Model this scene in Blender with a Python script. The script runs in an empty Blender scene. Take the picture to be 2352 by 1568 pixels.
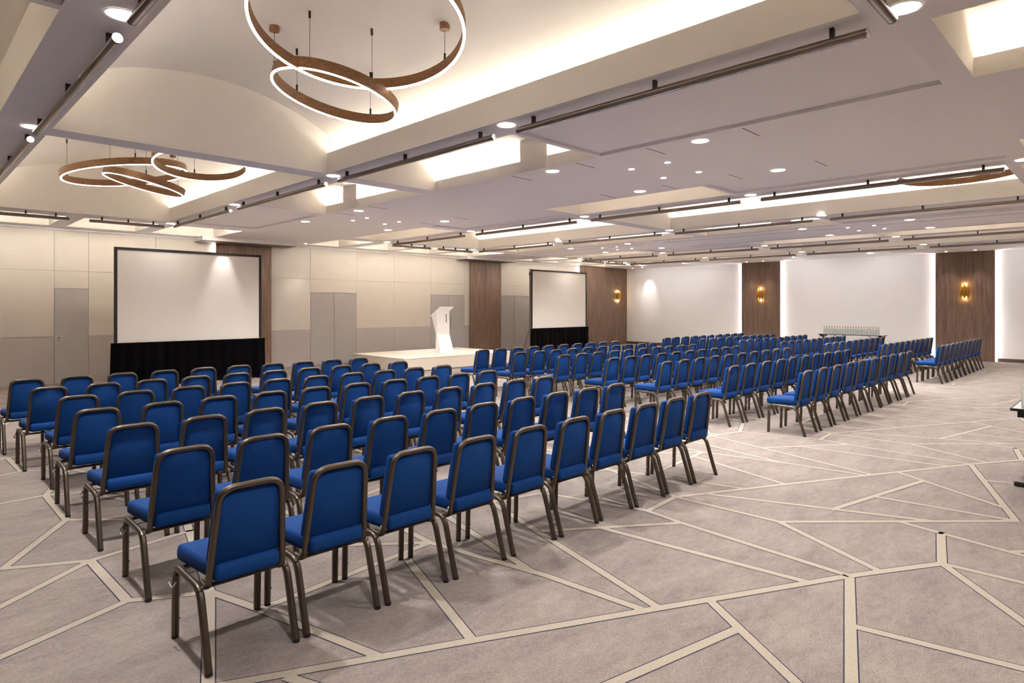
import bpy, bmesh, math, random
from mathutils import Vector, Matrix
random.seed(7)
scene = bpy.context.scene
COL = scene.collection
PI = math.pi

# ------------------------------------------------------------------ camera
YAW = math.radians(45.0795)
CAM_H = 1.7
cam_d = bpy.data.cameras.new('camera')
cam = bpy.data.objects.new('camera', cam_d)
COL.objects.link(cam)
cam.location = (0, 0, CAM_H)
cam.rotation_euler = (PI / 2, 0, YAW - PI / 2)
cam_d.sensor_fit = 'HORIZONTAL'
cam_d.sensor_width = 36
cam_d.lens = 36 * 1440.0 / 2352
cam_d.shift_y = -(784 - 704.5) / 2352
cam_d.clip_end = 200
scene.camera = cam

# ------------------------------------------------------------------ world, exposure, light levels
world = bpy.data.worlds.new('world')
scene.world = world
world.use_nodes = True
world.node_tree.nodes['Background'].inputs[0].default_value = (0.8, 0.75, 0.72, 1)
world.node_tree.nodes['Background'].inputs[1].default_value = 0.0
vs = scene.view_settings
vs.view_transform = 'Standard'
vs.look = 'None'
vs.exposure = 1.38
vs.gamma = 1
vs.use_curve_mapping = False
cy = scene.cycles
cy.use_denoising = True
cy.max_bounces = 7
cy.diffuse_bounces = 5
cy.glossy_bounces = 2
cy.transmission_bounces = 4
cy.use_adaptive_sampling = True
cy.adaptive_threshold = 0.17
cy.adaptive_min_samples = 16
cy.sample_clamp_indirect = 6
cy.caustics_reflective = False
cy.caustics_refractive = False

VAULT_LED = 8.0      # emission of the cove strips in the vaults
COVE_LED = 17.0       # ... of the small coves
DOWN_W = 130.0         # watt of each downlight
SPOT_W = 26.0
WALL_LED = 26.0
WARM = (1.0, 0.945, 0.875)
NEUTRAL = (1.0, 0.985, 0.97)

# ------------------------------------------------------------------ materials
def lin(c):
    return tuple(((x / 255) / 12.92 if x / 255 <= 0.04045 else ((x / 255 + 0.055) / 1.055) ** 2.4) for x in c)

MATS = {}
def mat(name, rgb, rough=0.6, metal=0.0, noise=None, bump=None, spec=None, coat=None):
    """rgb in sRGB 0-255; noise = (scale, amount, (sx, sy, sz)); bump = (scale, strength)"""
    m = bpy.data.materials.new(name)
    m.use_nodes = True
    nt = m.node_tree
    b = nt.nodes['Principled BSDF']
    c = lin(rgb)
    b.inputs['Base Color'].default_value = (*c, 1)
    b.inputs['Roughness'].default_value = rough
    b.inputs['Metallic'].default_value = metal
    if spec is not None:
        b.inputs['Specular IOR Level'].default_value = spec
    if coat:
        b.inputs['Sheen Weight'].default_value = coat
    tc = None
    if noise or bump:
        tc = nt.nodes.new('ShaderNodeTexCoord')
    if noise:
        sc, am, st = noise
        mp = nt.nodes.new('ShaderNodeMapping')
        mp.inputs['Scale'].default_value = st
        nt.links.new(tc.outputs['Object'], mp.inputs[0])
        n = nt.nodes.new('ShaderNodeTexNoise')
        n.inputs['Scale'].default_value = sc
        n.inputs['Detail'].default_value = 5
        nt.links.new(mp.outputs[0], n.inputs['Vector'])
        r = nt.nodes.new('ShaderNodeValToRGB')
        r.color_ramp.elements[0].position = 0.3
        r.color_ramp.elements[1].position = 0.7
        r.color_ramp.elements[0].color = (*[x * (1 - am) for x in c], 1)
        r.color_ramp.elements[1].color = (*[min(1, x * (1 + am)) for x in c], 1)
        nt.links.new(n.outputs[0], r.inputs[0])
        nt.links.new(r.outputs[0], b.inputs['Base Color'])
    if bump:
        n2 = nt.nodes.new('ShaderNodeTexNoise')
        n2.inputs['Scale'].default_value = bump[0]
        n2.inputs['Detail'].default_value = 3
        nt.links.new(tc.outputs['Object'], n2.inputs['Vector'])
        bp = nt.nodes.new('ShaderNodeBump')
        bp.inputs['Strength'].default_value = bump[1]
        bp.inputs['Distance'].default_value = 0.01
        nt.links.new(n2.outputs[0], bp.inputs['Height'])
        nt.links.new(bp.outputs[0], b.inputs['Normal'])
    MATS[name] = m
    return m

def emit(name, rgb, strength):
    m = bpy.data.materials.new(name)
    m.use_nodes = True
    nt = m.node_tree
    b = nt.nodes['Principled BSDF']
    b.inputs['Base Color'].default_value = (0.8, 0.8, 0.8, 1)
    b.inputs['Emission Color'].default_value = (*rgb, 1)
    b.inputs['Emission Strength'].default_value = strength
    MATS[name] = m
    return m

def carpet_mat():
    m = bpy.data.materials.new('carpet_ground')
    m.use_nodes = True
    nt = m.node_tree
    L = nt.links.new
    b = nt.nodes['Principled BSDF']
    b.inputs['Roughness'].default_value = 0.95
    b.inputs['Specular IOR Level'].default_value = 0.15
    tc = nt.nodes.new('ShaderNodeTexCoord')
    mp = nt.nodes.new('ShaderNodeMapping')
    mp.inputs['Rotation'].default_value = (0, 0, 0.9)
    mp.inputs['Scale'].default_value = (1.0, 2.4, 1)
    L(tc.outputs['Object'], mp.inputs[0])
    big = nt.nodes.new('ShaderNodeTexNoise')
    big.inputs['Scale'].default_value = 1.5
    big.inputs['Detail'].default_value = 6
    big.inputs['Roughness'].default_value = 0.68
    L(mp.outputs[0], big.inputs['Vector'])
    fine = nt.nodes.new('ShaderNodeTexNoise')
    fine.inputs['Scale'].default_value = 55
    fine.inputs['Detail'].default_value = 3
    L(mp.outputs[0], fine.inputs['Vector'])
    mixf = nt.nodes.new('ShaderNodeMath')
    mixf.operation = 'MULTIPLY_ADD'
    L(fine.outputs[0], mixf.inputs[0])
    mixf.inputs[1].default_value = 0.50
    mid = nt.nodes.new('ShaderNodeTexNoise')
    mid.inputs['Scale'].default_value = 9
    mid.inputs['Detail'].default_value = 8
    mid.inputs['Roughness'].default_value = 0.8
    L(mp.outputs[0], mid.inputs['Vector'])
    mx = nt.nodes.new('ShaderNodeMix')
    mx.inputs[0].default_value = 0.5
    L(big.outputs[0], mx.inputs[2])
    L(mid.outputs[0], mx.inputs[3])
    L(mx.outputs[0], mixf.inputs[2])
    r = nt.nodes.new('ShaderNodeValToRGB')
    e = r.color_ramp.elements
    e[0].position, e[0].color = 0.60, (*lin((118, 107, 105)), 1)
    e[1].position, e[1].color = 0.92, (*lin((154, 143, 134)), 1)
    k = e.new(0.745)
    k.color = (*lin((137, 125, 119)), 1)
    L(mixf.outputs[0], r.inputs[0])
    L(r.outputs[0], b.inputs['Base Color'])
    bp = nt.nodes.new('ShaderNodeBump')
    bp.inputs['Strength'].default_value = 0.25
    bp.inputs['Distance'].default_value = 0.004
    L(fine.outputs[0], bp.inputs['Height'])
    L(bp.outputs[0], b.inputs['Normal'])
    MATS['carpet'] = m

def wood_mat(name, dark, light, vertical=True):
    m = bpy.data.materials.new(name)
    m.use_nodes = True
    nt = m.node_tree
    L = nt.links.new
    b = nt.nodes['Principled BSDF']
    b.inputs['Roughness'].default_value = 0.5
    tc = nt.nodes.new('ShaderNodeTexCoord')
    mp = nt.nodes.new('ShaderNodeMapping')
    mp.inputs['Scale'].default_value = (9, 9, 0.45) if vertical else (6, 6, 30)
    L(tc.outputs['Object'], mp.inputs[0])
    n = nt.nodes.new('ShaderNodeTexNoise')
    n.inputs['Scale'].default_value = 3.0
    n.inputs['Detail'].default_value = 7
    n.inputs['Roughness'].default_value = 0.65
    L(mp.outputs[0], n.inputs['Vector'])
    r = nt.nodes.new('ShaderNodeValToRGB')
    e = r.color_ramp.elements
    e[0].position, e[0].color = 0.3, (*lin(dark), 1)
    e[1].position, e[1].color = 0.72, (*lin(light), 1)
    L(n.outputs[0], r.inputs[0])
    L(r.outputs[0], b.inputs['Base Color'])
    MATS[name] = m

carpet_mat()
mat('carpet_cream', (166, 154, 140), 0.95, noise=(90, 0.10, (1, 1, 1)), spec=0.1)
mat('carpet_navy', (58, 56, 72), 0.95, spec=0.1)
mat('soffit', (243, 238, 237), 0.8, noise=(0.6, 0.012, (1, 1, 1)))
mat('plaster', (242, 236, 227), 0.8, noise=(0.8, 0.012, (1, 1, 1)))
mat('white_wall', (240, 236, 234), 0.8, noise=(0.5, 0.012, (1, 1, 1)))
mat('panel_beige', (206, 197, 186), 0.6, noise=(2.0, 0.02, (1, 1, 7)))
mat('panel_grey', (176, 168, 163), 0.6, noise=(2.0, 0.02, (7, 1, 1)))
mat('door_grey', (171, 165, 162), 0.5, noise=(2.0, 0.015, (7, 1, 1)))
mat('gap_dark', (142, 131, 120), 0.8)
wood_mat('wood', (84, 64, 53), (138, 110, 91))
wood_mat('wood_ring', (112, 76, 46), (172, 126, 80), vertical=False)
mat('base_wood', (92, 74, 64), 0.5)
mat('fabric_blue', (2, 56, 118), 0.8, noise=(120, 0.10, (1, 1, 1)), bump=(300, 0.15), spec=0.25)
mat('bronze', (98, 86, 75), 0.36, metal=0.8)
mat('rubber', (30, 27, 25), 0.6)
mat('chrome', (205, 205, 205), 0.2, metal=1.0)
mat('rail_metal', (138, 126, 117), 0.35, metal=0.8)
mat('rail_dark', (58, 48, 42), 0.5, metal=0.3)
mat('brass', (190, 140, 62), 0.3, metal=0.9)
mat('black_cloth', (7, 6, 6), 0.95, spec=0.08, noise=(8, 0.2, (6, 6, 0.4)))
mat('black_frame', (32, 28, 26), 0.55)
mat('screen_cloth', (234, 228, 219), 0.85)
mat('stage_top', (238, 229, 216), 0.5)
mat('stage_side', (214, 200, 184), 0.6)
mat('lectern_white', (245, 243, 241), 0.3)
mat('laminate', (205, 196, 188), 0.4)
mat('table_black', (22, 20, 20), 0.4)
mat('cork', (186, 134, 84), 0.8)
mat('vent_dark', (118, 106, 98), 0.7)
mat('light_trim', (232, 226, 220), 0.4)
g = mat('glass', (215, 222, 222), 0.08)
g.node_tree.nodes['Principled BSDF'].inputs['Transmission Weight'].default_value = 0.75
g.node_tree.nodes['Principled BSDF'].inputs['IOR'].default_value = 1.2
emit('vault_led', WARM, VAULT_LED)
emit('cove_led', WARM, COVE_LED)
emit('wall_cove_led', WARM, 55.0)
emit('ring_led', (1.0, 0.90, 0.80), 4.0)
emit('lamp_disc', (1.0, 0.95, 0.9), 9.0)
emit('wall_led', (0.93, 0.96, 1.0), WALL_LED)
emit('bulb', (1.0, 0.66, 0.24), 48.0)

# ------------------------------------------------------------------ mesh helpers
class MB:
    def __init__(s):
        s.v = []; s.f = []; s.m = []
    def add(s, verts, faces, mi=0):
        n = len(s.v)
        s.v += [tuple(p) for p in verts]
        s.f += [tuple(i + n for i in f) for f in faces]
        s.m += [mi] * len(faces)
        return s
    def quad(s, a, b, c, d, mi=0):
        return s.add([a, b, c, d], [(0, 1, 2, 3)], mi)
    def box(s, x0, x1, y0, y1, z0, z1, mi=0):
        v = [(x0, y0, z0), (x1, y0, z0), (x1, y1, z0), (x0, y1, z0), (x0, y0, z1), (x1, y0, z1), (x1, y1, z1), (x0, y1, z1)]
        return s.add(v, [(0, 3, 2, 1), (4, 5, 6, 7), (0, 1, 5, 4), (1, 2, 6, 5), (2, 3, 7, 6), (3, 0, 4, 7)], mi)
    def tube(s, pts, r, n=8, closed=False, caps=True, mi=0, flat=1.0, up=None):
        pts = [Vector(p) for p in pts]
        k = len(pts)
        rings = []
        ref = Vector(up) if up else None
        prev = None
        for i, p in enumerate(pts):
            if closed:
                t = (pts[(i + 1) % k] - pts[i - 1]).normalized()
            else:
                t = (pts[min(i + 1, k - 1)] - pts[max(i - 1, 0)]).normalized()
            if ref is not None:
                a = ref
            else:
                a = prev if prev is not None else (Vector((0, 0, 1)) if abs(t.z) < 0.9 else Vector((1, 0, 0)))
            x = (a - t * a.dot(t)).normalized()
            y = t.cross(x)
            prev = x
            rr = r[i] if isinstance(r, (list, tuple)) else r
            rings.append([p + x * math.cos(2 * PI * (j + .5) / n) * rr + y * math.sin(2 * PI * (j + .5) / n) * rr * flat for j in range(n)])
        verts = [q for R in rings for q in R]
        faces = []
        for i in range(k if closed else k - 1):
            i2 = (i + 1) % k
            for j in range(n):
                j2 = (j + 1) % n
                faces.append((i * n + j, i * n + j2, i2 * n + j2, i2 * n + j))
        if caps and not closed:
            faces.append(tuple(range(n))[::-1])
            faces.append(tuple((k - 1) * n + j for j in range(n)))
        return s.add(verts, faces, mi)
    def cyl(s, c, r, z0, z1, n=20, mi=0, r1=None):
        r1 = r if r1 is None else r1
        v = [(c[0] + r * math.cos(2 * PI * j / n), c[1] + r * math.sin(2 * PI * j / n), z0) for j in range(n)]
        v += [(c[0] + r1 * math.cos(2 * PI * j / n), c[1] + r1 * math.sin(2 * PI * j / n), z1) for j in range(n)]
        f = [(j, (j + 1) % n, n + (j + 1) % n, n + j) for j in range(n)] + [tuple(range(n))[::-1], tuple(range(n, 2 * n))]
        return s.add(v, f, mi)
    def lathe(s, prof, c=(0, 0), n=14, mi=0):
        v = []; f = []
        for r, z in prof:
            v += [(c[0] + r * math.cos(2 * PI * j / n), c[1] + r * math.sin(2 * PI * j / n), z) for j in range(n)]
        for i in range(len(prof) - 1):
            for j in range(n):
                f.append((i * n + j, i * n + (j + 1) % n, (i + 1) * n + (j + 1) % n, (i + 1) * n + j))
        f.append(tuple(range(n))[::-1]); f.append(tuple((len(prof) - 1) * n + j for j in range(n)))
        return s.add(v, f, mi)
    def mesh(s, name, mats, smooth=None):
        me = bpy.data.meshes.new(name)
        me.from_pydata(s.v, [], s.f)
        for m in (mats if isinstance(mats, (list, tuple)) else [mats]):
            me.materials.append(MATS[m])
        me.polygons.foreach_set('material_index', s.m)
        if smooth:
            me.polygons.foreach_set('use_smooth', [True] * len(me.polygons))
            me.set_sharp_from_angle(angle=math.radians(smooth))
        me.update()
        return me
    def build(s, name, mats, parent=None, smooth=None, loc=None):
        return link(name, s.mesh(name, mats, smooth), parent, loc)

def link(name, me, parent=None, loc=None):
    o = bpy.data.objects.new(name, me)
    COL.objects.link(o)
    if parent is not None:
        o.parent = parent
    if loc is not None:
        o.location = loc
    return o

def rbox(name, x0, x1, y0, y1, z0, z1, mats, bevel=0.01, seg=2, parent=None, smooth=40, shape=None):
    """bevelled box; shape(co) may move each vertex afterwards"""
    bm = bmesh.new()
    bmesh.ops.create_cube(bm, size=1)
    for v in bm.verts:
        v.co = Vector(((x0 + x1) / 2 + v.co.x * (x1 - x0), (y0 + y1) / 2 + v.co.y * (y1 - y0), (z0 + z1) / 2 + v.co.z * (z1 - z0)))
    if bevel:
        bmesh.ops.bevel(bm, geom=bm.edges[:], offset=bevel, segments=seg, affect='EDGES', profile=0.5)
    if shape:
        for v in bm.verts:
            v.co = shape(v.co.copy())
    me = bpy.data.meshes.new(name)
    bm.to_mesh(me); bm.free()
    me.materials.append(MATS[mats])
    if smooth:
        me.polygons.foreach_set('use_smooth', [True] * len(me.polygons))
        me.set_sharp_from_angle(angle=math.radians(smooth))
    return link(name, me, parent)

def tag(o, label, cat, group=None):
    o['label'] = label; o['category'] = cat
    if group:
        o['group'] = group
    return o
def thing(name, label, cat, loc=(0, 0, 0), rotz=0.0, group=None):
    o = bpy.data.objects.new(name, None)
    COL.objects.link(o)
    o.location = loc; o.rotation_euler = (0, 0, rotz)
    o.empty_display_size = 0.1
    return tag(o, label, cat, group)
def struct(o):
    o['kind'] = 'structure'
    return o
def copy_tree(o, parent=None):
    c = o.copy(); COL.objects.link(c); c.parent = parent
    for ch in o.children:
        if ch.type != 'LIGHT':
            copy_tree(ch, c)
    return c
ORD = ['first', 'second', 'third', 'fourth', 'fifth', 'sixth', 'seventh', 'eighth', 'ninth', 'tenth', 'eleventh', 'twelfth', 'thirteenth', 'fourteenth',
       'fifteenth', 'sixteenth', 'seventeenth', 'eighteenth', 'nineteenth', 'twentieth', 'last']

# ================================================================== ROOM SHELL
U0, U1, V0, V1, ZC = -8.0, 24.3, -7.0, 16.9, 3.45

# ---- floor with its woven pattern
floor = struct(MB().quad((U0, V0, 0), (U1, V0, 0), (U1, V1, 0), (U0, V1, 0)).build('floor', 'carpet'))
TU, TV = 3.985, 4.04
A, B, C_, D = (5.0, 2.94), (5.0, 2.02), (4.52, 1.18), (4.95, .93)
G, I, K, M, J, Lq = (4.49, 2.905), (4.43, 2.555), (4.31, 1.30), (4.25, 3.86), (3.73, 4.0), (4.97, 4.14)
N, S_, V_, P_, Q = (5.35, 3.92), (6.35, .70), (5.61, 1.06), (5.47, 3.5), (6.76, 3.62)
def sh(p, i=0, j=0): return (p[0] + i * TU, p[1] + j * TV)
EDGES = [
    (A, (6.03, 2.44)), ((6.03, 2.44), (7.07, 1.92)), ((7.07, 1.92), sh(K, 1)), (sh(K, 1), sh(C_, 1)), (sh(C_, 1), sh(D, 1)),
    (A, G), (A, B), (B, C_), (B, S_), (G, I), (I, K), (G, M), (I, (3.53, 3.2)), ((4.03, 1.45), (3.89, 2.96)),
    ((7.07, 1.92), sh(J, 1)), (J, M), (Lq, M), (sh(D, 0, 1), Lq), (sh(D, 1, 1), sh(J, 1)), (Lq, N), (N, A), (N, P_), (P_, (5.68, 2.615)),
    (P_, Q), (Q, (6.94, 2.66)), ((6.94, 2.66), (6.99, 1.98)), (Q, (6.79, 4.0)), (Q, (5.52, 4.68)), ((6.92, 2.76), (7.21, 3.99)), ((6.79, 4.0), sh(J, 1)),
    ((6.10, 2.41), (6.50, 3.58)), (sh(K, 1), S_), ((5.29, 2.76), (5.88, 1.16)), ((5.62, 1.83), (7.18, 1.50)), ((7.36, 1.76), (6.70, .82)),
    ((6.27, 1.69), S_), ((7.63, 1.08), (7.86, -.09)), (D, V_), (V_, (5.68, 1.35)), (sh(V_, 0, 1), N), (sh(D, 0, 1), sh(C_, 0, 1)),
    ((5.36, 3.89 - .2), (5.36, 3.89 - .2)),
]
pat = MB()
zi = 0
for i in range(-4, 6):
    for j in range(-3, 5):
        for (a, b) in EDGES:
            ax, ay = a[0] + i * TU, a[1] + j * TV
            bx, by = b[0] + i * TU, b[1] + j * TV
            if math.hypot(bx - ax, by - ay) < 0.05: continue
            if min(ax, bx) < U0 + .1 or max(ax, bx) > U1 - .1 or min(ay, by) < V0 + .1 or max(ay, by) > V1 - .1: continue
            t = Vector((bx - ax, by - ay)).normalized(); nrm = Vector((-t.y, t.x))
            zi = (zi + 1) % 40
            for w, z, mi, ext in ((.034, .0006, 1, .012), (.0275, .0012, 0, .016)):
                p0 = Vector((ax, ay)) - t * ext; p1 = Vector((bx, by)) + t * ext
                zz = z + zi * 1e-5
                q = [p0 - nrm * w, p1 - nrm * w, p1 + nrm * w, p0 + nrm * w]
                pat.add([(p.x, p.y, zz) for p in q], [(0, 1, 2, 3)], mi)
po = pat.build('woven_line_pattern', ['carpet_cream', 'carpet_navy'], floor)
po['kind'] = 'stuff'

# ---- ceiling: soffit with openings
BAYS = [(1.15, 4.10), (9.75, 12.62), (17.95, 20.52)]
RAILS = [(1.01, 4.21), (9.58, 12.66), (17.82, 20.60)]
VC = [(-5.2, 1.05), (1.18, 7.55), (7.88, 14.06)]
MOD = [(-5.6, -2.5), (-2.35, .90), (1.10, 4.43), (4.50, 7.53), (7.87, 10.85), (11.15, 14.1)]
STRIPS = [   # (u0, u1, side of the cove, modules that are lit)
    (-.62, .72, 'min', {1, 3, 4}), (4.49, 5.87, 'max', {1, 3, 4}), (8.37, 9.32, 'min', {1, 3, 5}), (12.95, 14.28, 'max', {1, 3, 4, 5}),
    (16.62, 17.55, 'min', {1, 2, 3, 5}), (20.9, 22.2, 'max', {3, 4, 5})]
WALLC = []
for (a, b), (s0, s1) in zip(BAYS, [(4.40, 5.82), (12.95, 14.28), (20.9, 22.2)]):
    mid = (a + b) / 2
    WALLC += [(a, mid - .17), (mid + .13, b - .02), (s0, s1)]
WALLC += [(-.62, .72), (8.37, 9.32), (16.62, 17.55)]
openings = [(a, b, p, q) for (a, b) in BAYS for (p, q) in VC]
openings += [(a, b, p, q) for (a, b, s, lit) in STRIPS for (p, q) in MOD]
openings += [(a, b, 14.66, 16.5) for (a, b) in WALLC]
us = sorted({U0, U1} | {o[0] for o in openings} | {o[1] for o in openings})
vv = sorted({V0, V1} | {o[2] for o in openings} | {o[3] for o in openings})
sof = MB()
for i in range(len(us) - 1):
    for j in range(len(vv) - 1):
        um, vm = (us[i] + us[i + 1]) / 2, (vv[j] + vv[j + 1]) / 2
        if any(o[0] < um < o[1] and o[2] < vm < o[3] for o in openings): continue
        sof.quad((us[i], vv[j], ZC), (us[i], vv[j + 1], ZC), (us[i + 1], vv[j + 1], ZC), (us[i + 1], vv[j], ZC))
ceiling = struct(sof.build('ceiling', 'soffit'))
# slab above everything, so no light leaks
MB().box(U0 - .3, U1 + .3, V0 - .3, V1 + .3, 4.6, 4.7).build('ceiling_slab', 'soffit', ceiling)

ZL, ZT, ZB, ZS = 3.72, 3.62, 3.94, 4.34     # fascia top, trough floor, back wall top, vault apex
TR = 0.25
def vault(a, b, p, q):
    mid, half = (a + b) / 2, (b - a) / 2 + .03
    sag = ZS - ZB
    R = (half * half + sag * sag) / (2 * sag)
    vz = lambda u: ZS - R + math.sqrt(max(R * R - (u - mid) ** 2, 0))
    n = 28
    uu = [mid - half + 2 * half * k / n for k in range(n + 1)]
    m = MB()
    for k in range(n):
        m.quad((uu[k], p, vz(uu[k])), (uu[k], q, vz(uu[k])), (uu[k + 1], q, vz(uu[k + 1])), (uu[k + 1], p, vz(uu[k + 1])))
    m.build('vault', 'plaster', ceiling, smooth=30)
    for y in (p, q):           # end walls of the vault
        e = MB()
        for k in range(n):
            z0 = ZC
            e.quad((uu[k], y, z0), (uu[k + 1], y, z0), (uu[k + 1], y, vz(uu[k + 1])), (uu[k], y, vz(uu[k])))
        e.build('vault_end_wall', 'plaster', ceiling)
    for sgn, x in ((-1, a), (1, b)):
        f = MB().box(min(x, x + sgn * .035), max(x, x + sgn * .035), p, q, ZC - .001, ZL)
        f.build('cove_fascia', 'plaster', ceiling)
        t = MB()
        xo = x + sgn * TR
        x3 = x + sgn * .036
        t.box(min(x3, xo), max(x3, xo), p, q, ZT - .02, ZT)
        t.box(min(xo, xo + sgn * .02), max(xo, xo + sgn * .02), p, q, ZT - .02, ZB + .03)
        x4 = x + sgn * .03
        t.box(min(x4, xo), max(x4, xo), p, q, ZB, ZB + .02)
        for y in (p, q):
            t.quad((x3, y, ZT), (xo, y, ZT), (xo, y, ZB), (x3, y, ZB))
        t.build('cove_trough', 'plaster', ceiling)
        xs = x + sgn * .20
        MB().box(xs - .02, xs + .02, p + .05, q - .05, ZT + .002, ZT + .018).build('light_strip', 'vault_led', ceiling)
for (a, b) in BAYS:
    for (p, q) in VC:
        vault(a, b, p, q)

def cove(a, b, p, q, side, block=None):
    zt, zl, zf = 3.86, 3.60, 3.53
    tr = .22
    m = MB()
    x0, x1 = (a - tr, b) if side == 'min' else (a, b + tr)
    m.box(x0, x1, p, q, zt, zt + .02)
    m.quad((x0, p, ZC), (x1, p, ZC), (x1, p, zt), (x0, p, zt))
    m.quad((x0, q, ZC), (x1, q, ZC), (x1, q, zt), (x0, q, zt))
    if side == 'min':
        m.quad((b, p, ZC), (b, q, ZC), (b, q, zt), (b, p, zt)); xo, xf, sg = a - tr, a, -1
    else:
        m.quad((a, p, ZC), (a, q, ZC), (a, q, zt), (a, p, zt)); xo, xf, sg = b + tr, b, 1
    m.quad((xo, p, zf), (xo, q, zf), (xo, q, zt), (xo, p, zt))
    m.build('coffer', 'plaster', ceiling)
    MB().box(min(xf, xf + sg * .03), max(xf, xf + sg * .03), p, q, ZC - .001, zl).build('cove_fascia', 'plaster', ceiling)
    MB().box(min(xf + sg * .031, xo), max(xf + sg * .031, xo), p, q, zf - .02, zf).build('cove_trough', 'plaster', ceiling)
    xs = xf + sg * .13
    MB().box(xs - .015, xs + .015, p + .04, q - .04, zf + .002, zf + .016).build('light_strip', 'cove_led', ceiling)
    if block:
        MB().box(xf - .02 if sg > 0 else xf - tr, xf + tr if sg > 0 else xf + .02, block[0], block[1], ZC - .002, zt).build('duct_box', 'plaster', ceiling)
def flat_panel(a, b, p, q):
    m = MB()
    z = ZC + .035
    m.quad((a, p, z), (a, q, z), (b, q, z), (b, p, z))
    for (x0, y0, x1, y1) in ((a, p, b, p), (b, p, b, q), (b, q, a, q), (a, q, a, p)):
        m.quad((x0, y0, ZC), (x1, y1, ZC), (x1, y1, z), (x0, y0, z))
    m.build('ceiling_panel', 'soffit', ceiling)
for si, (a, b, side, lit) in enumerate(STRIPS):
    for k, (p, q) in enumerate(MOD):
        if k in lit:
            blk = None
            if si == 1 and k == 3: blk = (5.25, 5.72)
            if si == 1 and k == 4: blk = (9.75, 10.2)
            if si == 3 and k in (3, 5): blk = (p + 1.0, p + 1.45)
            cove(a, b, p, q, side, blk)
        else:
            flat_panel(a, b, p, q)
for (a, b) in WALLC:      # short coffers along the screen wall, lit from their near edge
    p, q, zt = 14.66, 16.5, 3.82
    m = MB()
    m.box(a, b, p - .2, q, zt, zt + .02)
    m.quad((a, p - .2, ZC), (a, q, ZC), (a, q, zt), (a, p - .2, zt)); m.quad((b, p - .2, ZC), (b, q, ZC), (b, q, zt), (b, p - .2, zt))
    m.quad((a, q, ZC), (b, q, ZC), (b, q, zt), (a, q, zt))
    m.quad((a, p - .2, 3.47), (b, p - .2, 3.47), (b, p - .2, zt), (a, p - .2, zt))
    m.build('coffer', 'plaster', ceiling)
    MB().box(a, b, p - .03, p, ZC - .001, 3.485).build('cove_fascia', 'plaster', ceiling)
    MB().box(a, b, p - .2, p - .031, 3.46, 3.48).build('cove_trough', 'plaster', ceiling)
    MB().box(a + .04, b - .04, p - .09, p - .05, 3.50, 3.53).build('light_strip', 'wall_cove_led', ceiling)
# raised seams, access hatches and air slots in the soffit
for (x0, x1, y0, y1) in [(5.93, 6.32, 2.75, 3.85), (5.93, 6.32, 4.85, 5.95), (7.88, 8.28, 2.75, 3.85), (7.88, 8.28, 4.85, 5.95), (5.93, 6.32, 9.5, 10.6), (7.88, 8.28, 9.5, 10.6)]:
    m = MB()
    for (a, b, p, q) in ((x0, x1, y0, y0 + .008), (x0, x1, y1 - .008, y1)):
        m.box(a, b, p, q, ZC - .003, ZC)
    m.build('hatch_edge', 'vent_dark', ceiling)
for x in (14.42, 15.0, 16.5):
    for (p, q) in ((-2, 4.0), (4.6, 9.2), (9.8, 14.2)):
        MB().box(x - .007, x + .007, p, q, ZC - .003, ZC).build('air_slot', 'vent_dark', ceiling)
for y in (15.0, 15.6, 16.2):
    MB().box(12.9, 18.5, y - .007, y + .007, ZC - .003, ZC).build('air_slot', 'vent_dark', ceiling)
# bulkheads over the wood panels of the screen wall
for (a, b) in ((5.5, 7.92), (14.1, 16.5)):
    MB().box(a, b, 16.3, V1, 3.35, ZC).build('bulkhead', 'soffit', ceiling)
    MB().box(a - .006, b + .006, 16.29, V1, 3.343, 3.349).build('track_plate', 'vent_dark', ceiling)

# ---- walls
wl = struct(MB().box(U0, U1, V1 + .02, V1 + .2, 0, 4.6).build('wall_left', 'gap_dark'))
def wpanel(a, b, z0, z1, m):
    g = .0025
    MB().box(a + g, b - g, V1 - .002, V1 + .02, z0 + g, z1 - g).build('panel', m, wl)
BOT, MID = 1.045, 2.5
for (a, b) in [(U0, -4.4), (-4.4, -.9), (-.9, 2.61), (3.25, 4.63), (4.63, 6.1), (7.36, 8.65), (10.15, 11.5), (11.5, 12.98), (14.48, 14.78), (16.1, 16.24), (17.9, 19.4), (19.4, 20.9)]:
    wpanel(a, b, 0, BOT, 'panel_grey'); wpanel(a, b, BOT, MID, 'panel_beige'); wpanel(a, b, MID, ZC, 'panel_beige')
for (a, b) in [(2.61, 3.25), (8.65, 10.15), (12.98, 14.48), (16.24, 17.9)]:
    wpanel(a, b, 2.11, MID, 'panel_beige'); wpanel(a, b, MID, ZC, 'panel_beige')
def door(n, leaves, handles=True, left_lock=False):
    a, b = leaves[0][0], leaves[-1][1]
    d = struct(MB().box(a + .002, b - .002, V1 + .004, V1 + .018, .002, 2.108).build('door_%d' % n, 'gap_dark'))
    for i, (x0, x1) in enumerate(leaves):
        lf = MB().box(x0 + .006, x1 - .006, V1 - .006, V1 + .016, .008, 2.10).build('door_leaf', 'door_grey', d)
        if handles:
            hx = x1 - .06 if i == 0 else x0 + .06
            h = MB().tube([(hx, V1 - .005, .95), (hx, V1 - .05, .95), (hx, V1 - .05, 1.40), (hx, V1 - .005, 1.40)], .009, 6)
            h.build('handle', 'rail_metal', lf, smooth=40)
        if left_lock:
            for z, r in ((1.01, .022), (.955, .016)):
                MB().tube([(x0 + .08, V1 - .006, z), (x0 + .08, V1 - .02, z)], r, 12).build('lock', 'rail_metal', lf, smooth=40)
    return d
door(1, [(2.61, 3.25)], False, True)
door(2, [(8.65, 9.40), (9.40, 10.15)], False)
door(3, [(12.98, 13.75), (13.75, 14.48)], True)
door(4, [(16.24, 16.98), (16.98, 17.9)], False)

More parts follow.
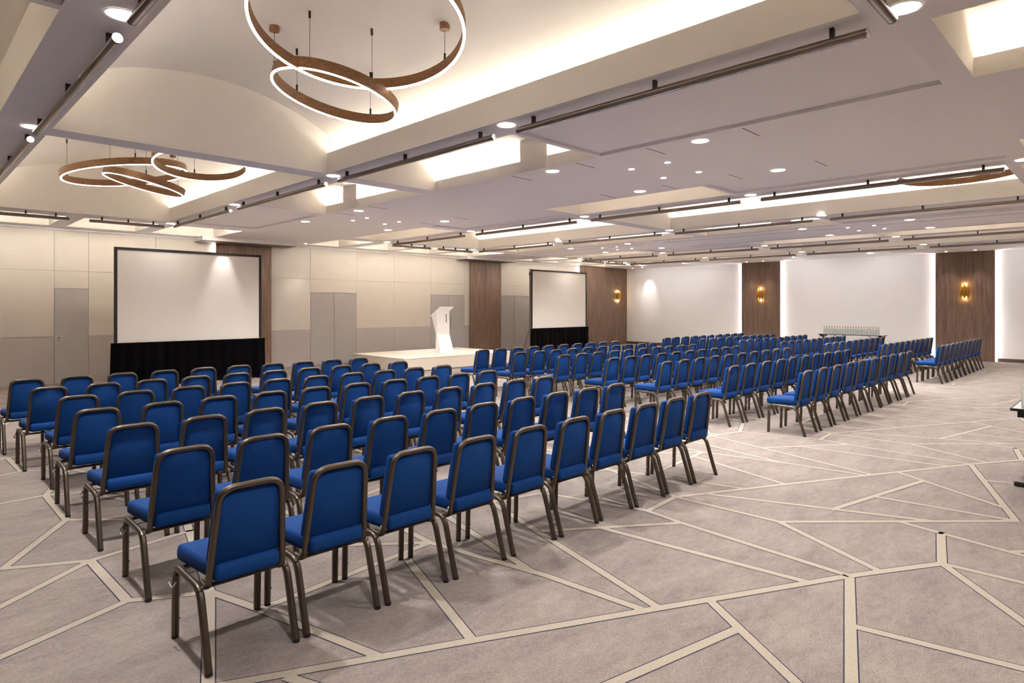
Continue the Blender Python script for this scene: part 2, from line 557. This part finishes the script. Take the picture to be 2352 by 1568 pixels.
wr = struct(MB().box(U1 + .02, U1 + .2, V0, V1, 0, 4.6).build('wall_right', 'white_wall'))
for (p, q) in [(V0, -5.4), (-5.4, -3.72), (-2.1, 3.05), (4.85, 9.62), (11.38, V1)]:
    MB().box(U1, U1 + .02, p + .002, q - .002, 0, ZC).build('panel', 'white_wall', wr)
struct(MB().box(U0 - .2, U0, V0, V1, 0, 4.6).build('wall_back', 'panel_beige'))
struct(MB().box(U0, U1, V0 - .2, V0, 0, 4.6).build('wall_front', 'panel_beige'))
for i, (p, q) in enumerate([(-2.1, 3.12), (4.78, 9.68), (11.32, V1)]):
    struct(MB().box(U1 - .015, U1, p, q, 0, .11).build('baseboard_%d' % (i + 1), 'base_wood'))
struct(MB().box(U0, U1, V1 - .05, V1, 3.40, ZC - .002).build('trim_1', 'soffit'))

# ---- wood wall panels with light slots behind their edges
def wood_on_left(a, b, z1, label, glow):
    t = thing('wood_panel', label, 'wall panel', (0, 0, 0), group='dark wood wall panels')
    n = 3 if b - a > 2 else 2
    for k in range(n):
        x0, x1 = a + (b - a) * k / n, a + (b - a) * (k + 1) / n
        MB().box(x0 + .001, x1 - .001, V1 - .09, V1 - .06, .0, z1).build('board', 'wood', t)
    MB().box(a + .05, b - .05, V1 - .06, V1 - .003, 0, z1).build('backing', 'gap_dark', t)
    for x in glow:
        MB().box(x - .012, x + .012, V1 - .035, V1 - .018, .05, z1 - .02).build('light_strip', 'wall_led', t)
wood_on_left(6.0, 7.46, 3.34, 'dark wood wall panel behind the large screen, lit at one edge', [6.03])
wood_on_left(14.68, 16.19, 3.34, 'dark wood wall panel behind the stage end', [])
wood_on_left(20.83, 24.28, 3.448, 'wide dark wood wall panel in the room corner beside the second screen', [20.86])
def wood_on_right(p, q, label):
    t = thing('wood_panel', label, 'wall panel', (0, 0, 0), group='dark wood wall panels')
    for k in range(2):
        y0, y1 = p + (q - p) * k / 2, p + (q - p) * (k + 1) / 2
        MB().box(U1 - .09, U1 - .06, y0 + .001, y1 - .001, 0, 3.448).build('board', 'wood', t)
    MB().box(U1 - .06, U1 - .003, p + .05, q - .05, 0, 3.448).build('backing', 'gap_dark', t)
    for y in (p + .03, q - .03):
        MB().box(U1 - .035, U1 - .018, y - .012, y + .012, .05, 3.42).build('light_strip', 'wall_led', t)
wood_on_right(9.74, 11.27, 'dark wood wall panel between two white wall bays, behind the far chairs')
wood_on_right(3.17, 4.73, 'dark wood wall panel with lit edges behind the far chairs nearest the aisle')

# ---- brass wall lamps
def sconce(x, y, rz, label):
    t = thing('wall_lamp', label, 'wall lamp', (x, y, 2.19), rz, 'brass wall lamps')
    # local: +y out of the wall
    MB().box(-.05, .05, 0, .02, -.15, .15).build('back_plate', 'brass', t)
    for k, xo in enumerate((-.085, 0, .085)):
        m = MB()
        nz, na = 12, 6
        vs_ = []
        for i in range(nz + 1):
            w = .042 * (1 - abs(2 * i / nz - 1) ** 2.2) + .002
            z = -.25 + .50 * i / nz
            for j in range(na + 1):
                an = -1.2 + 2.4 * j / na
                vs_.append((xo + w * math.sin(an), .075 + .03 * math.cos(an) * (w / .044), z))
        fs = [(i * (na + 1) + j, i * (na + 1) + j + 1, (i + 1) * (na + 1) + j + 1, (i + 1) * (na + 1) + j) for i in range(nz) for j in range(na)]
        m.add(vs_, fs)
        o = m.build('leaf_plate', 'brass', t, smooth=60)
        sm = o.modifiers.new('thick', 'SOLIDIFY'); sm.thickness = .006
    for z in (-.205, .205):
        bb = MB().lathe([(.003, z - .04), (.02, z - .03), (.025, z), (.02, z + .03), (.003, z + .04)], (0, .055), 10).build('bulb', 'bulb', t, smooth=60)
sconce(23.55, V1 - .09, PI, 'brass wall lamp on the wide corner wood panel, beside the second screen')
sconce(U1 - .09, 10.49, PI / 2, 'brass wall lamp on the wood panel in the middle of the white wall')
sconce(U1 - .09, 3.93, PI / 2, 'brass wall lamp on the wood panel nearest the right edge')

# ================================================================== CEILING FITTINGS
def rail_mesh(Ln):
    tube = MB().tube([(0, -Ln / 2, 0), (0, Ln / 2, 0)], .029, 12)
    slot_highlight = MB().box(-.008, .008, -Ln / 2 + .02, Ln / 2 - .02, -.031, -.022)
    caps = [MB().tube([(0, s * Ln / 2, 0), (0, s * (Ln / 2 + .006), 0)], .030, 14) for s in (-1, 1)]
    br = []
    for y in (-Ln / 2 + .2, 0, Ln / 2 - .2):
        br.append(MB().box(-.018, .018, y - .012, y + .012, .02, .088))
    return tube, slot_highlight, caps, br
def make_rail(Ln):
    root = bpy.data.objects.new('ceiling_rail', None); COL.objects.link(root)
    tube, slot_highlight, caps, br = rail_mesh(Ln)
    tube.build('tube', 'rail_metal', root, smooth=40)
    slot_highlight.build('slot_highlight', 'chrome', root)  # slot made chrome so its bright line stands for the tube's highlight
    for c in caps: c.build('end_cap', 'chrome', root, smooth=40)
    for b in br: b.build('bracket', 'rail_dark', root)
    return root
long_rail = make_rail(2.97)
first = True
SEG = [(-2.2, .78), (1.17, 4.14), (4.47, 7.44), (7.79, 10.76), (11.12, 14.09)]
bayname = ['near', 'middle', 'far']
for bi, (ul, ur) in enumerate(RAILS):
    for side, u in (('left', ul), ('right', ur)):
        for k, (p, q) in enumerate(SEG):
            if k == 0 and bi == 0: continue
            r = long_rail if first else copy_tree(long_rail)
            first = False
            r.location = (u, (p + q) / 2, 3.362)
            tag(r, 'long ceiling rail at the %s edge of the %s vault bay, %s from screen wall' % (side, bayname[bi], ORD[5 - k]), 'ceiling rail', 'ceiling rails along the vaults')
short = make_rail(1.30)
first = True
for bi, (ul, ur) in enumerate(RAILS):
    mid = (ul + ur) / 2
    for nm, (a, b) in (('left', (ul + .12, mid - .17)), ('right', (mid + .14, ur - .12))):
        r = short if first else copy_tree(short)
        first = False
        r.location = ((a + b) / 2, 14.30, 3.362); r.rotation_euler = (0, 0, PI / 2)
        tag(r, 'short metal ceiling rail near the screen wall, %s one across the %s bay' % (nm, bayname[bi]), 'ceiling rail', 'short rails by the screen wall')

r = copy_tree(short)
r.location = (3.46, 1.015, 3.362); r.rotation_euler = (0, 0, PI / 2)
tag(r, 'short ceiling rail end poking in at the top edge beside a large downlight', 'ceiling rail', 'short rails across the near vault end')
def make_down(r, name):
    root = bpy.data.objects.new(name, None); COL.objects.link(root)
    n = 24
    m = MB()
    v = []
    for rr, z in ((r, .0), (r * 1.16, -.004), (r * 1.2, .0)):
        v += [(rr * math.cos(2 * PI * j / n), rr * math.sin(2 * PI * j / n), z) for j in range(n)]
    m.add(v, [(i * n + j, i * n + (j + 1) % n, (i + 1) * n + (j + 1) % n, (i + 1) * n + j) for i in range(2) for j in range(n)])
    m.build('trim_ring', 'light_trim', root, smooth=60)
    d = MB().cyl((0, 0), r, -.0025, .0, n)
    d.build('lens', 'lamp_disc', root)
    return root
down_proto = make_down(.082, 'ceiling_downlight')
spot_proto = make_down(.034, 'ceiling_spotlight')
dp_used = [False, False]
def spot_data(w, ang, blend, rad, col=NEUTRAL):
    key = (w, ang, blend, rad)
    if key not in spot_data.c:
        d = bpy.data.lights.new('beam', 'SPOT')
        d.energy = w; d.spot_size = ang; d.spot_blend = blend; d.shadow_soft_size = rad; d.color = col
        spot_data.c[key] = d
    return spot_data.c[key]
spot_data.c = {}
def downlight(u, v, label, small=False, w=None, tilt=None, ang=2.7, blend=1.0, z=ZC, grp=None):
    i = 1 if small else 0
    proto = spot_proto if small else down_proto
    r = copy_tree(proto) if dp_used[i] else proto
    dp_used[i] = True
    r.location = (u, v, z - .002)
    tag(r, label, 'ceiling light', grp or ('small ceiling spotlights' if small else 'round ceiling downlights'))
    w = (SPOT_W if small else DOWN_W) if w is None else w
    if w:
        lo = bpy.data.objects.new('beam', spot_data(w, ang, blend, .03 if small else .07))
        COL.objects.link(lo); lo.parent = r; lo.location = (0, 0, -.02)
        if tilt:
            lo.rotation_euler = Vector(tilt).to_track_quat('-Z', 'Y').to_euler()
    return r
for bi, (ul, ur) in enumerate(RAILS):
    for side, u in (('left', ul - .01), ('right', ur + .01)):
        for k, v in enumerate((.98, 4.31, 7.61, 10.95, 14.38)):
            downlight(u, v, 'round downlight at the %s edge of the %s vault bay, %s from screen wall' % (side, bayname[bi], ORD[4 - k]), w=(14 if k == 4 else None))
for fi, (a, b, nm) in enumerate([(6.08, 8.08, 'near'), (14.55, 16.3, 'far')]):
    for side, u in (('left', a), ('right', b)):
        for k, v in enumerate((3.28, 5.36, 10.05, 12.1)):
            downlight(u, v, 'round downlight on the %s side of %s flat ceiling strip, %s from screen wall' % (side, nm, ORD[3 - k]))
    um = (a + b) / 2
    for ci, vc in enumerate((4.31, 11.03)):
        for q, (du, dv) in enumerate(((-.38, -.26), (.38, -.26), (-.38, .26), (.38, .26))):
            downlight(um + du, vc + dv, 'small spotlight, %s of four in the %s cluster of the %s strip' % (['near left', 'near right', 'far left', 'far right'][q], ['nearer', 'farther'][ci], nm), True, w=8, ang=1.2)
# spotlights that graze the walls, the screens and the stage, plus added wall fill
for u, v, lab, tilt, w, ang in [
    (5.50, 14.72, 'small spotlight over the top edge of the large screen', (0, .20, -1), 34, .72),
    (6.35, 16.55, 'small spotlight over the wood panel behind the large screen, left one', (0, .12, -1), 10, 1.0),
    (7.1, 16.55, 'small spotlight over the wood panel behind the large screen, right one', (0, .12, -1), 10, 1.0),
    (15.1, 16.55, 'small spotlight over the wood panel behind the stage, left one', (0, .12, -1), 10, 1.0),
    (15.8, 16.55, 'small spotlight over the wood panel behind the stage, right one', (0, .12, -1), 10, 1.0),
    (8.2, 16.3, 'small spotlight over the wall panels next to the large screen', (0, .2, -1), 22, 1.0),
    (11.6, 14.9, 'small spotlight over the stage and lectern', (0, -.05, -1), 60, .9),
    (22.5, 14.9, 'added fill spotlight turned to the left end of the white wall', (1.0, 0, -.8), 29, 2.3),  # wide washers turned to the white wall are added to brighten it
    (22.5, 12.9, 'added fill spotlight turned to the left white wall bay', (1.0, 0, -.8), 29, 2.3),
    (22.5, 8.6, 'added fill spotlight turned to the left half of the wide white wall bay', (1.0, 0, -.8), 29, 2.3),
    (22.5, 6.2, 'added fill spotlight turned to the right half of the wide white wall bay', (1.0, 0, -.8), 29, 2.3),
    (22.5, 1.8, 'added fill spotlight turned to the white wall at the right edge', (1.0, 0, -.8), 29, 2.3),
    (1.5, 15.4, 'added fill spotlight washing the grey wall panels beside the closed door', (0, .6, -1), 4, 2.2),  # washers on the screen wall are likewise added fill
    (10.8, 15.4, 'added fill spotlight washing the wall behind the stage', (0, .6, -1), 4, 2.2),
    (13.6, 15.4, 'added fill spotlight washing the wall behind the lectern', (0, .6, -1), 4, 2.2),
    (23.85, 16.2, 'small spotlight in the room corner', (.1, -.1, -1), 14, 1.0),
    (23.7, 15.6, 'small spotlight on the white wall beside the room corner', (.55, 0, -1), 30, .8),
    (23.75, 10.85, 'small spotlight over the middle wood panel, left one', (.2, 0, -1), 16, 1.0),
    (23.75, 10.2, 'small spotlight over the middle wood panel, right one', (.2, 0, -1), 16, 1.0),
    (23.75, 4.35, 'small spotlight over the wood panel nearest the right edge, left one', (.2, 0, -1), 16, 1.0),
    (23.75, 3.6, 'small spotlight over the wood panel nearest the right edge, right one', (.2, 0, -1), 16, 1.0)]:
    downlight(u, v, lab, True, w=w, tilt=tilt, ang=ang, blend=.9, z=3.35 if (v > 16.4 and u < 20) else ZC, grp='spotlights along the walls')

# ---- ring chandeliers
def ring_parts(root, c, n, r, hh=.10, th=.022):
    nz = Vector((n[0], n[1], 1)).normalized()
    ax = nz.orthogonal().normalized(); ay = nz.cross(ax)
    K = 72
    def P(rr, a, z): return Vector(c) + ax * math.cos(a) * rr + ay * math.sin(a) * rr + nz * z
    m = MB()
    prof = [(r - th, 0), (r - th, hh), (r, hh), (r, 0)]
    v = [P(rr, 2 * PI * k / K, z) for k in range(K) for rr, z in prof]
    f = []
    for k in range(K):
        k2 = (k + 1) % K
        for j in range(3):
            f.append((k * 4 + j, k * 4 + j + 1, k2 * 4 + j + 1, k2 * 4 + j))
    m.add(v, f)
    ro = m.build('ring', 'wood_ring', root, smooth=40)
    d = MB()
    v = [P(rr, 2 * PI * k / K, z) for k in range(K) for rr, z in [(r - th, 0), (r - th, -.009), (r, -.009), (r, 0)]]
    f = []
    for k in range(K):
        k2 = (k + 1) % K
        for j in range(3):
            f.append((k * 4 + j, k * 4 + j + 1, k2 * 4 + j + 1, k2 * 4 + j))
    d.add(v, f)
    d.build('light_strip', 'ring_led', ro, smooth=40)
    return P, nz
def chandelier(bay, rings, label, hang=None):
    a, b = BAYS[bay]
    mid, half = (a + b) / 2, (b - a) / 2 + .03
    sag = ZS - ZB
    R = (half * half + sag * sag) / (2 * sag)
    vz = lambda u: ZS - R + math.sqrt(max(R * R - (u - mid) ** 2, 0))
    root = thing('ring_chandelier', label, 'chandelier', (0, 0, 0), group='wooden ring chandeliers')
    for ri, (c, n, r) in enumerate(rings):
        P, nz = ring_parts(root, c, n, r)
        want = hang[ri] if hang else [(c[0] + r * math.cos(q + ri), c[1] + r * math.sin(q + ri)) for q in (.4, 2.5, 4.6)]
        for k, (hx, hy) in enumerate(want):
            p = min((P(r - .011, 2 * PI * i / 240, .105) for i in range(240)), key=lambda P_: (P_.x - hx) ** 2 + (P_.y - hy) ** 2)
            top = vz(p.x)
            MB().tube([(p.x, p.y, p.z), (p.x, p.y, top)], .0022, 5).build('cable', 'rail_dark', root)
            MB().cyl((p.x, p.y), .010, p.z - .02, p.z + .055, 8).build('cable_clamp', 'rail_dark', root)
            if k == 0:
                MB().cyl((p.x, p.y), .045, top - .05, top + .01, 18).build('canopy', 'wood_ring', root, smooth=40)
            else:
                MB().cyl((p.x, p.y), .011, top - .06, top + .01, 10).build('cable_cap', 'rail_dark', root)
    return root
ch1 = [((2.67, 4.40, 3.905), (.147, .169), .845), ((3.07, 5.50, 3.72), (.209, -.091), .60)]
ch2 = [((2.63, 11.09, 3.73), (-.149, .051), .85), ((3.10, 9.25, 3.66), (.053, .153), .60), ((2.815, 10.87, 3.575), (.216, -.091), .56)]
chandelier(0, ch1, 'chandelier of two tilted wooden light rings in the nearest vault',
           [[(3.49, 4.37), (2.67, 5.23), (3.25, 5.1), (1.9, 4.0)], [(2.6, 5.75), (2.95, 6.08), (3.62, 5.75)]])
chandelier(0, ch2, 'chandelier of three tilted wooden light rings in the vault before the screen wall')
off = 11.18 - 2.63
chandelier(1, [((11.2, 1.85, 3.66), (0.02, .03), .85), ((10.7, 3.0, 3.95), (.1, -.05), .6)], 'wooden ring chandelier half hidden above the rail of the middle vault')
chandelier(1, [((c[0] + off - .3, c[1], 3.95), n, r) for c, n, r in ch2], 'wooden ring chandelier in the middle vault close to the screen wall')

# ================================================================== CHAIRS
def bend(pts, rad, n=4):
    """polyline with rounded corners"""
    out = [Vector(pts[0])]
    for i in range(1, len(pts) - 1):
        p, a, b = Vector(pts[i]), Vector(pts[i - 1]), Vector(pts[i + 1])
        da, db = (a - p), (b - p)
        r = min(rad, da.length * .48, db.length * .48)
        s, e = p + da.normalized() * r, p + db.normalized() * r
        for k in range(n + 1):
            t = k / n
            out.append(s * (1 - t) ** 2 + p * 2 * t * (1 - t) + e * t ** 2)
    out.append(Vector(pts[-1]))
    return out
HW = .2115          # half distance between the legs
def make_chair(detail):
    root = bpy.data.objects.new('banquet_chair', None); COL.objects.link(root)
    tr = .0165
    sf = 8 if detail else 6
    def seatshape(c):
        # rounder plan, crowned top
        x, y, z = c
        k = 1 - .10 * max(0, (y - .05) / .25) ** 2 * (abs(x) / .21) ** 2
        if y < -.06: k *= 1 - .25 * min(1, (-.06 - y) / .07)
        if z > .43: z += .012 * (1 - (x / .22) ** 2) * (1 - ((y - .02) / .26) ** 2)
        return Vector((x * k, y, z))
    rbox('seat', -.212, .212, -.195, .265, .385, .468, 'fabric_blue', .028, 3 if detail else 2, root, 50, seatshape)
    # back pad between the tubes, leaning back
    def lean(c):
        x, y, z = c
        t = (z - .45) / .40
        return Vector((x * (1 - .14 * t), y - .150 - .062 * t + .012 * (1 - (2 * t - 1) ** 2), z))
    rbox('backrest', -.178, .178, .008, .062, .462, .830, 'fabric_blue', .024, 3 if detail else 2, root, 50, lean)
    rbox('back_panel', -.164, .164, -.012, .010, .462, .828, 'fabric_blue', .008, 1, root, 50, lean)
    # tubular loop round the back
    pts = [(-.180, -.06, .362), (-.180, -.152, .362), (-.174, -.170, .48), (-.150, -.222, .840), (.150, -.222, .840), (.174, -.170, .48), (.180, -.152, .362), (.180, -.06, .362)]
    bp = bend(pts, .075, 5 if detail else 3)
    MB().tube(bp, tr, sf).build('back_frame', 'bronze', root, smooth=50)
    # two side bows: front leg, seat rail, rear leg
    for s in (-1, 1):
        x = s * HW
        bow = bend([(x, .228, .0), (x, .218, .374), (x, -.135, .364), (x, -.252, .0)], .062, 5 if detail else 3)
        trl = .0185
        # split: legs below the bends are parts of their own
        h = len(bow) // 2
        zs = [p.z for p in bow]
        i0 = next(i for i, z in enumerate(zs) if z > .28) if False else 1
        fr = bow[:4]; rl = bow[3:-3]; re_ = bow[-4:]
        lg = MB().tube([(x, .228, .012)] + fr[1:], trl, sf, up=(1, 0, 0)).build('leg', 'bronze', root, smooth=30)
        MB().cyl((x, .228), trl * .98, 0, .014, 8).build('glide', 'rubber', lg)
        if detail:
            for zz in (.09, .21):
                MB().tube([(x - s * trl * .9, .225, zz), (x - s * (trl + .004), .225, zz)], .006, 8).build('bumper', 'chrome', lg)
        MB().tube(rl, trl * .94, sf, up=(1, 0, 0)).build('seat_rail', 'bronze', root, smooth=50)
        lg = MB().tube(re_[:-1] + [(x, -.2475, .012)], trl, sf, up=(1, 0, 0)).build('leg', 'bronze', root, smooth=30)
        MB().cyl((x, -.251), trl * .98, 0, .014, 8).build('glide', 'rubber', lg)
    if detail:
        for y, z in ((.17, .372), (-.12, .362)):
            MB().tube([(-HW, y, z), (HW, y, z)], .011, 6).build('crossbar', 'bronze', root, smooth=50)
        for s in (-1, 1):
            MB().tube([(s * .19, -.15, .41), (s * .172, -.15, .43)], .007, 6).build('bolt', 'chrome', root)
    return root
chair_hi = make_chair(True)
chair_lo = make_chair(False)
clip = None
def add_clip(root):
    m = MB()
    x = -HW - .02
    m.tube(bend([(x, .205, .325), (x - .014, .215, .30), (x - .014, .16, .285), (x, .15, .315)], .012, 3), .0042, 6)
    m.tube([(x, .205, .32), (-HW + .10, .16, .335)], .003, 5)
    m.build('linking_clip', 'chrome', root, smooth=60)
first_used = {'hi': False, 'lo': False}
def place_chair(kind, u, v, rz, label, group):
    proto = chair_hi if kind == 'hi' else chair_lo
    r = copy_tree(proto) if first_used[kind] else proto
    first_used[kind] = True
    r.location = (u, v, 0); r.rotation_euler = (0, 0, rz)
    tag(r, label, 'chair', group)
    return r
S45, C45 = math.sin(YAW), math.cos(YAW)
def u_of(x, v):
    t = (x - 1176) / 1440.0
    return v * (C45 + t * S45) / (S45 - t * C45)
rows = []
# block by block, back row first: (v of the rear feet, u of each chair)
A_u0 = [None, 1.275, 1.262, 1.255, 1.298, 1.220, 1.166]
A_v = [3.035, 4.06, 5.127, 6.139, 7.148, 8.15, 9.209]
A0 = [1.262, 1.748, 2.238, 2.731, 3.242, 3.746, 4.236, 4.726, 5.233, 5.731]
near = [A0] + [[A_u0[k] + i * .4935 for i in range(10)] for k in range(1, 7)]
B_v = [3.10, 4.10, 5.17, 6.19, 7.20, 8.18, 9.20]
B_x = [[1856, 1894, 1925, 1954, 1981, 2007, 2033, 2051.5, 2071, 2090.5], [1691, 1727, 1760.5, 1792, 1821, 1849.5, 1876, 1903, 1925, 1945],
       [1532, 1571, 1608.6, 1642, 1674.6, 1706, 1733.7, 1760, 1783.5, 1805], [1407, 1448, 1484, 1520, 1553, 1585, 1612.6, 1638.5, 1664, 1690],
       [1296, 1337, 1376, 1411.5, 1445, 1476, 1506, 1536, 1563.7, 1589.5], [1197.7, 1238, 1276.5, 1314, 1349, 1384, 1414.5, 1443, 1474, 1500],
       [1109.6, 1152.5, 1190.8, 1226.7, 1261, 1296, 1327, 1355.5, 1385.5, 1414.5]]
C_v = [3.08, 4.10, 5.15, 6.18, 7.2, 8.2, 9.2]
C_x = [[2165, 2253], [2032, 2138.6], [1902, 2026.6], [1799, 1937], [1703, 1850], [1614, 1775], [1533, 1703.8]]
mid_ = [[u_of(x, v + .035) for x in xs] for xs, v in zip(B_x, B_v)]
far_ = []
for xs, v in zip(C_x, C_v):
    a, b = u_of(xs[0], v + .035), u_of(xs[1], v + .035)
    far_.append([a + (b - a) * i / 9 for i in range(10)])
for nm, vs_, uu_, kind in (('near', A_v, near, 'hi'), ('middle', B_v, mid_, 'hi'), ('far', C_v, far_, 'lo')):
    for k in range(7):
        us_ = uu_[k]
        # even out the measured positions a little
        n = len(us_)
        mx = sum(us_) / n; mi = (n - 1) / 2
        sl = sum((i - mi) * (u - mx) for i, u in enumerate(us_)) / sum((i - mi) ** 2 for i in range(n))
        for i in range(n):
            u = us_[i] if (nm == 'near' and k == 0) else mx + sl * (i - mi) + random.uniform(-.005, .005)
            v = vs_[k] + .25 + random.uniform(-.012, .012)
            c = place_chair(kind, u, v, random.uniform(-.010, .010) * (.4 if k == 0 else 1),
                            'blue banquet chair %s from left, %s row from the back, in the %s block' % (ORD[i], ORD[k], nm), 'blue chairs of the %s block' % nm)
            if nm == 'near' and i == 0:
                add_clip(c)

# ================================================================== STAGE, LECTERN, SCREENS, TABLES
st = thing('stage', 'low cream platform stage against the wall under the lectern', 'stage', (11.37, 14.65, 0))
sx, sy, shh = 3.85 / 2, 1.25, .37
MB().box(-sx + .01, sx - .01, -sy + .01, sy - .01, .02, shh - .03).build('skirt_panel', 'stage_side', st)
rbox('deck', -sx, sx, -sy, sy, shh - .03, shh, 'stage_top', .006, 1, st)
MB().box(-sx + .05, sx - .05, -sy + .05, sy - .05, 0, .02).build('plinth', 'vent_dark', st)

le = thing('lectern', 'angular white lectern standing on the low stage', 'lectern', (11.395, 14.18, .37))
def prism(prof, x0, x1, name, m, parent, bev=.004):
    k = len(prof)
    v = [(x0, y, z) for y, z in prof] + [(x1, y, z) for y, z in prof]
    f = [tuple(range(k)), tuple(range(k, 2 * k))[::-1]] + [(i, i + k, (i + 1) % k + k, (i + 1) % k) for i in range(k)]
    return MB().add(v, f).build(name, m, parent)
W = .235
prism([(-.13, 0), (.13, 0), (.13, .03), (-.13, .03)], -W - .01, W + .01, 'foot_plate', 'lectern_white', le)
prism([(-.125, .03), (-.10, .03), (.095, .55), (.07, .55)], -W, W, 'lower_front', 'lectern_white', le)
prism([(.07, .55), (.095, .55), (.095, 1.20), (.07, 1.24)], -W, W, 'upper_front', 'lectern_white', le)
for s in (-1, 1):
    x0, x1 = (-W, -W + .02) if s < 0 else (W - .02, W)
    prism([(-.10, .03), (.125, .03), (.10, .55), (.095, .55)], x0, x1, 'side_panel', 'lectern_white', le)
    prism([(.09, .55), (.11, .55), (.30, 1.06), (.09, 1.20)], x0, x1, 'side_panel', 'lectern_white', le)
prism([(-.10, 1.315), (-.09, 1.335), (.34, 1.08), (.33, 1.06)], -W - .015, W + .015, 'reading_top', 'lectern_white', le)
MB().box(W * .45, W * .45 + .02, .062, .07, .88, 1.12).build('slot_handle', 'rail_metal', le)

def pscreen(u0, u1, v, zb, zt, label, poles):
    t = thing('projection_screen', label, 'projection screen', ((u0 + u1) / 2, v, 0), group='projection screens')
    w = (u1 - u0) / 2
    b = .055
    fr = MB()
    fr.box(-w, w, -.02, .02, zt - b, zt); fr.box(-w, -w + b, -.02, .02, zb, zt - b); fr.box(w - b, w, -.02, .02, zb, zt - b)
    fr.build('frame', 'black_frame', t)
    MB().box(-w + b, w - b, -.008, .008, zb - .06, zt - b).build('screen_cloth', 'screen_cloth', t)
    for s in (-1, 1):
        m = MB()
        x = s * (w - .03)
        m.box(x - .02, x + .02, .03, .07, .0, zt - .1)
        m.box(x - .02, x + .02, -.35, .5, .0, .03)
        lg = m.build('leg', 'rail_metal', t)
        MB().tube([(x, .07, 1.0), (x, .48, .03)], .012, 6).build('brace', 'rail_metal', lg)
    # pleated skirt
    n = 150
    top, bot = [], []
    vv_ = []
    ww = w + .07
    rnd = random.Random(3)
    ph = 0
    cols = []
    for k in range(n + 1):
        x = -ww + 2 * ww * k / n
        ph += .55 + rnd.uniform(-.18, .18)
        cols.append((x, ph))
    zz = [0.02, .3, .6, zb - .07, zb - .02]
    amp = [.035, .032, .026, .014, .006]
    m = MB()
    for off in (0, .012):
        base = len(m.v)
        for (x, p) in cols:
            for z, a in zip(zz, amp):
                m.v.append((x * (1 + .012 * (zb - z)), -.06 + math.sin(p) * a + off, z))
        for k in range(n):
            for j in range(4):
                q = (base + k * 5 + j, base + (k + 1) * 5 + j, base + (k + 1) * 5 + j + 1, base + k * 5 + j + 1)
                m.f.append(q if off == 0 else q[::-1]); m.m.append(0)
    m.build('skirt', 'black_cloth', t, smooth=60)
    if poles:
        m = MB()
        for dx in (-.03, .03):
            m.tube([(-w - .05 + dx, .0, .0), (-w - .05 + dx, .0, zt + .02)], .012, 6)
        for z in [k * .33 + .2 for k in range(9)]:
            m.tube([(-w - .08, 0, z), (-w - .02, 0, z + .16)], .007, 5)
        m.build('truss_pole', 'rail_metal', t, smooth=50)
        MB().box(-w - .08, -w + .0, -.03, .03, zt - .22, zt - .12).build('clamp', 'black_frame', t)
pscreen(3.33, 6.40, 15.0, .97, 2.945, 'large projection screen with black skirt near the closed grey door', False)
pscreen(15.90, 18.98, 15.0, .97, 3.01, 'far projection screen with black skirt beside the stage', True)

def bottle(x, y, z, label, grp, h=.27):
    t = thing('water_bottle', label, 'bottle', (x, y, z), group=grp)
    return t
def fill_bottle(t, big):
    s = 1.0
    prof = [(.038, 0), (.041, .008), (.041, .15), (.036, .175), (.018, .20), (.015, .235), (.017, .238), (.017, .246)]
    MB().lathe([(r * s, z * s) for r, z in prof], n=14 if big else 8).build('glass_body', 'glass', t, smooth=50)
    MB().lathe([(.013, .238), (.017, .247), (.019, .275), (.017, .28)], n=12 if big else 8).build('stopper', 'cork', t, smooth=50)
def ftable(x, y, rz, Ln, Wd, label):
    t = thing('folding_table', label, 'table', (x, y, 0), rz, 'narrow folding tables')
    MB().box(-Ln / 2 + .012, Ln / 2 - .012, -Wd / 2 + .012, Wd / 2 - .012, .728, .745).build('table_top', 'laminate', t)
    e = MB()
    for (a, b, p, q) in ((-Ln / 2, Ln / 2, -Wd / 2, -Wd / 2 + .012), (-Ln / 2, Ln / 2, Wd / 2 - .012, Wd / 2), (-Ln / 2, -Ln / 2 + .012, -Wd / 2 + .012, Wd / 2 - .012), (Ln / 2 - .012, Ln / 2, -Wd / 2 + .012, Wd / 2 - .012)):
        e.box(a, b, p, q, .722, .746)
    e.build('edge_band', 'table_black', t)
    for s in (-1, 1):
        xx = s * (Ln / 2 - .10)
        f = MB().box(xx - .03, xx + .03, -Wd / 2 + .02, Wd / 2 - .02, .012, .04).build('foot', 'table_black', t)
        MB().box(xx - .012, xx + .012, -Wd / 2 + .03, Wd / 2 - .03, .04, .046).build('foot_cap', 'chrome', f)
        for yy in (-Wd / 2 + .04, Wd / 2 - .04):
            MB().cyl((xx, yy), .02, 0, .012, 8).build('glide', 'rubber', f)
        MB().box(xx - .025, xx + .025, -.045, .045, .04, .70).build('leg', 'table_black', t)
        MB().box(xx - .06, xx + .06, -Wd / 2 + .05, Wd / 2 - .05, .66, .728).build('hinge_bracket', 'table_black', t)
        MB().tube([(xx - s * .02, 0, .42), (xx - s * .42, 0, .72)], .010, 6).build('brace', 'table_black', t)
    return t
ftable(23.62, 7.05, PI / 2, 2.05, .5, 'narrow black-edged table against the white wall, holding a row of bottles')
for i in range(21):
    b = bottle(23.55, 7.93 - i * (1.72 / 20), .746, 'clear water bottle with stopper on the far table, %s from the left' % ORD[i], 'bottles on the far table')
    fill_bottle(b, False)
ftable(7.50 + .9, .87 - .3, 0, 1.8, .6, 'black-edged folding table cut by the right edge of the picture')
for k, (bx, by, lb) in enumerate(((7.64, .76, 'clear bottle with cork stopper on the cut-off table at the right edge'),)):
    b = bottle(bx, by, .746, lb, None)
    fill_bottle(b, True)
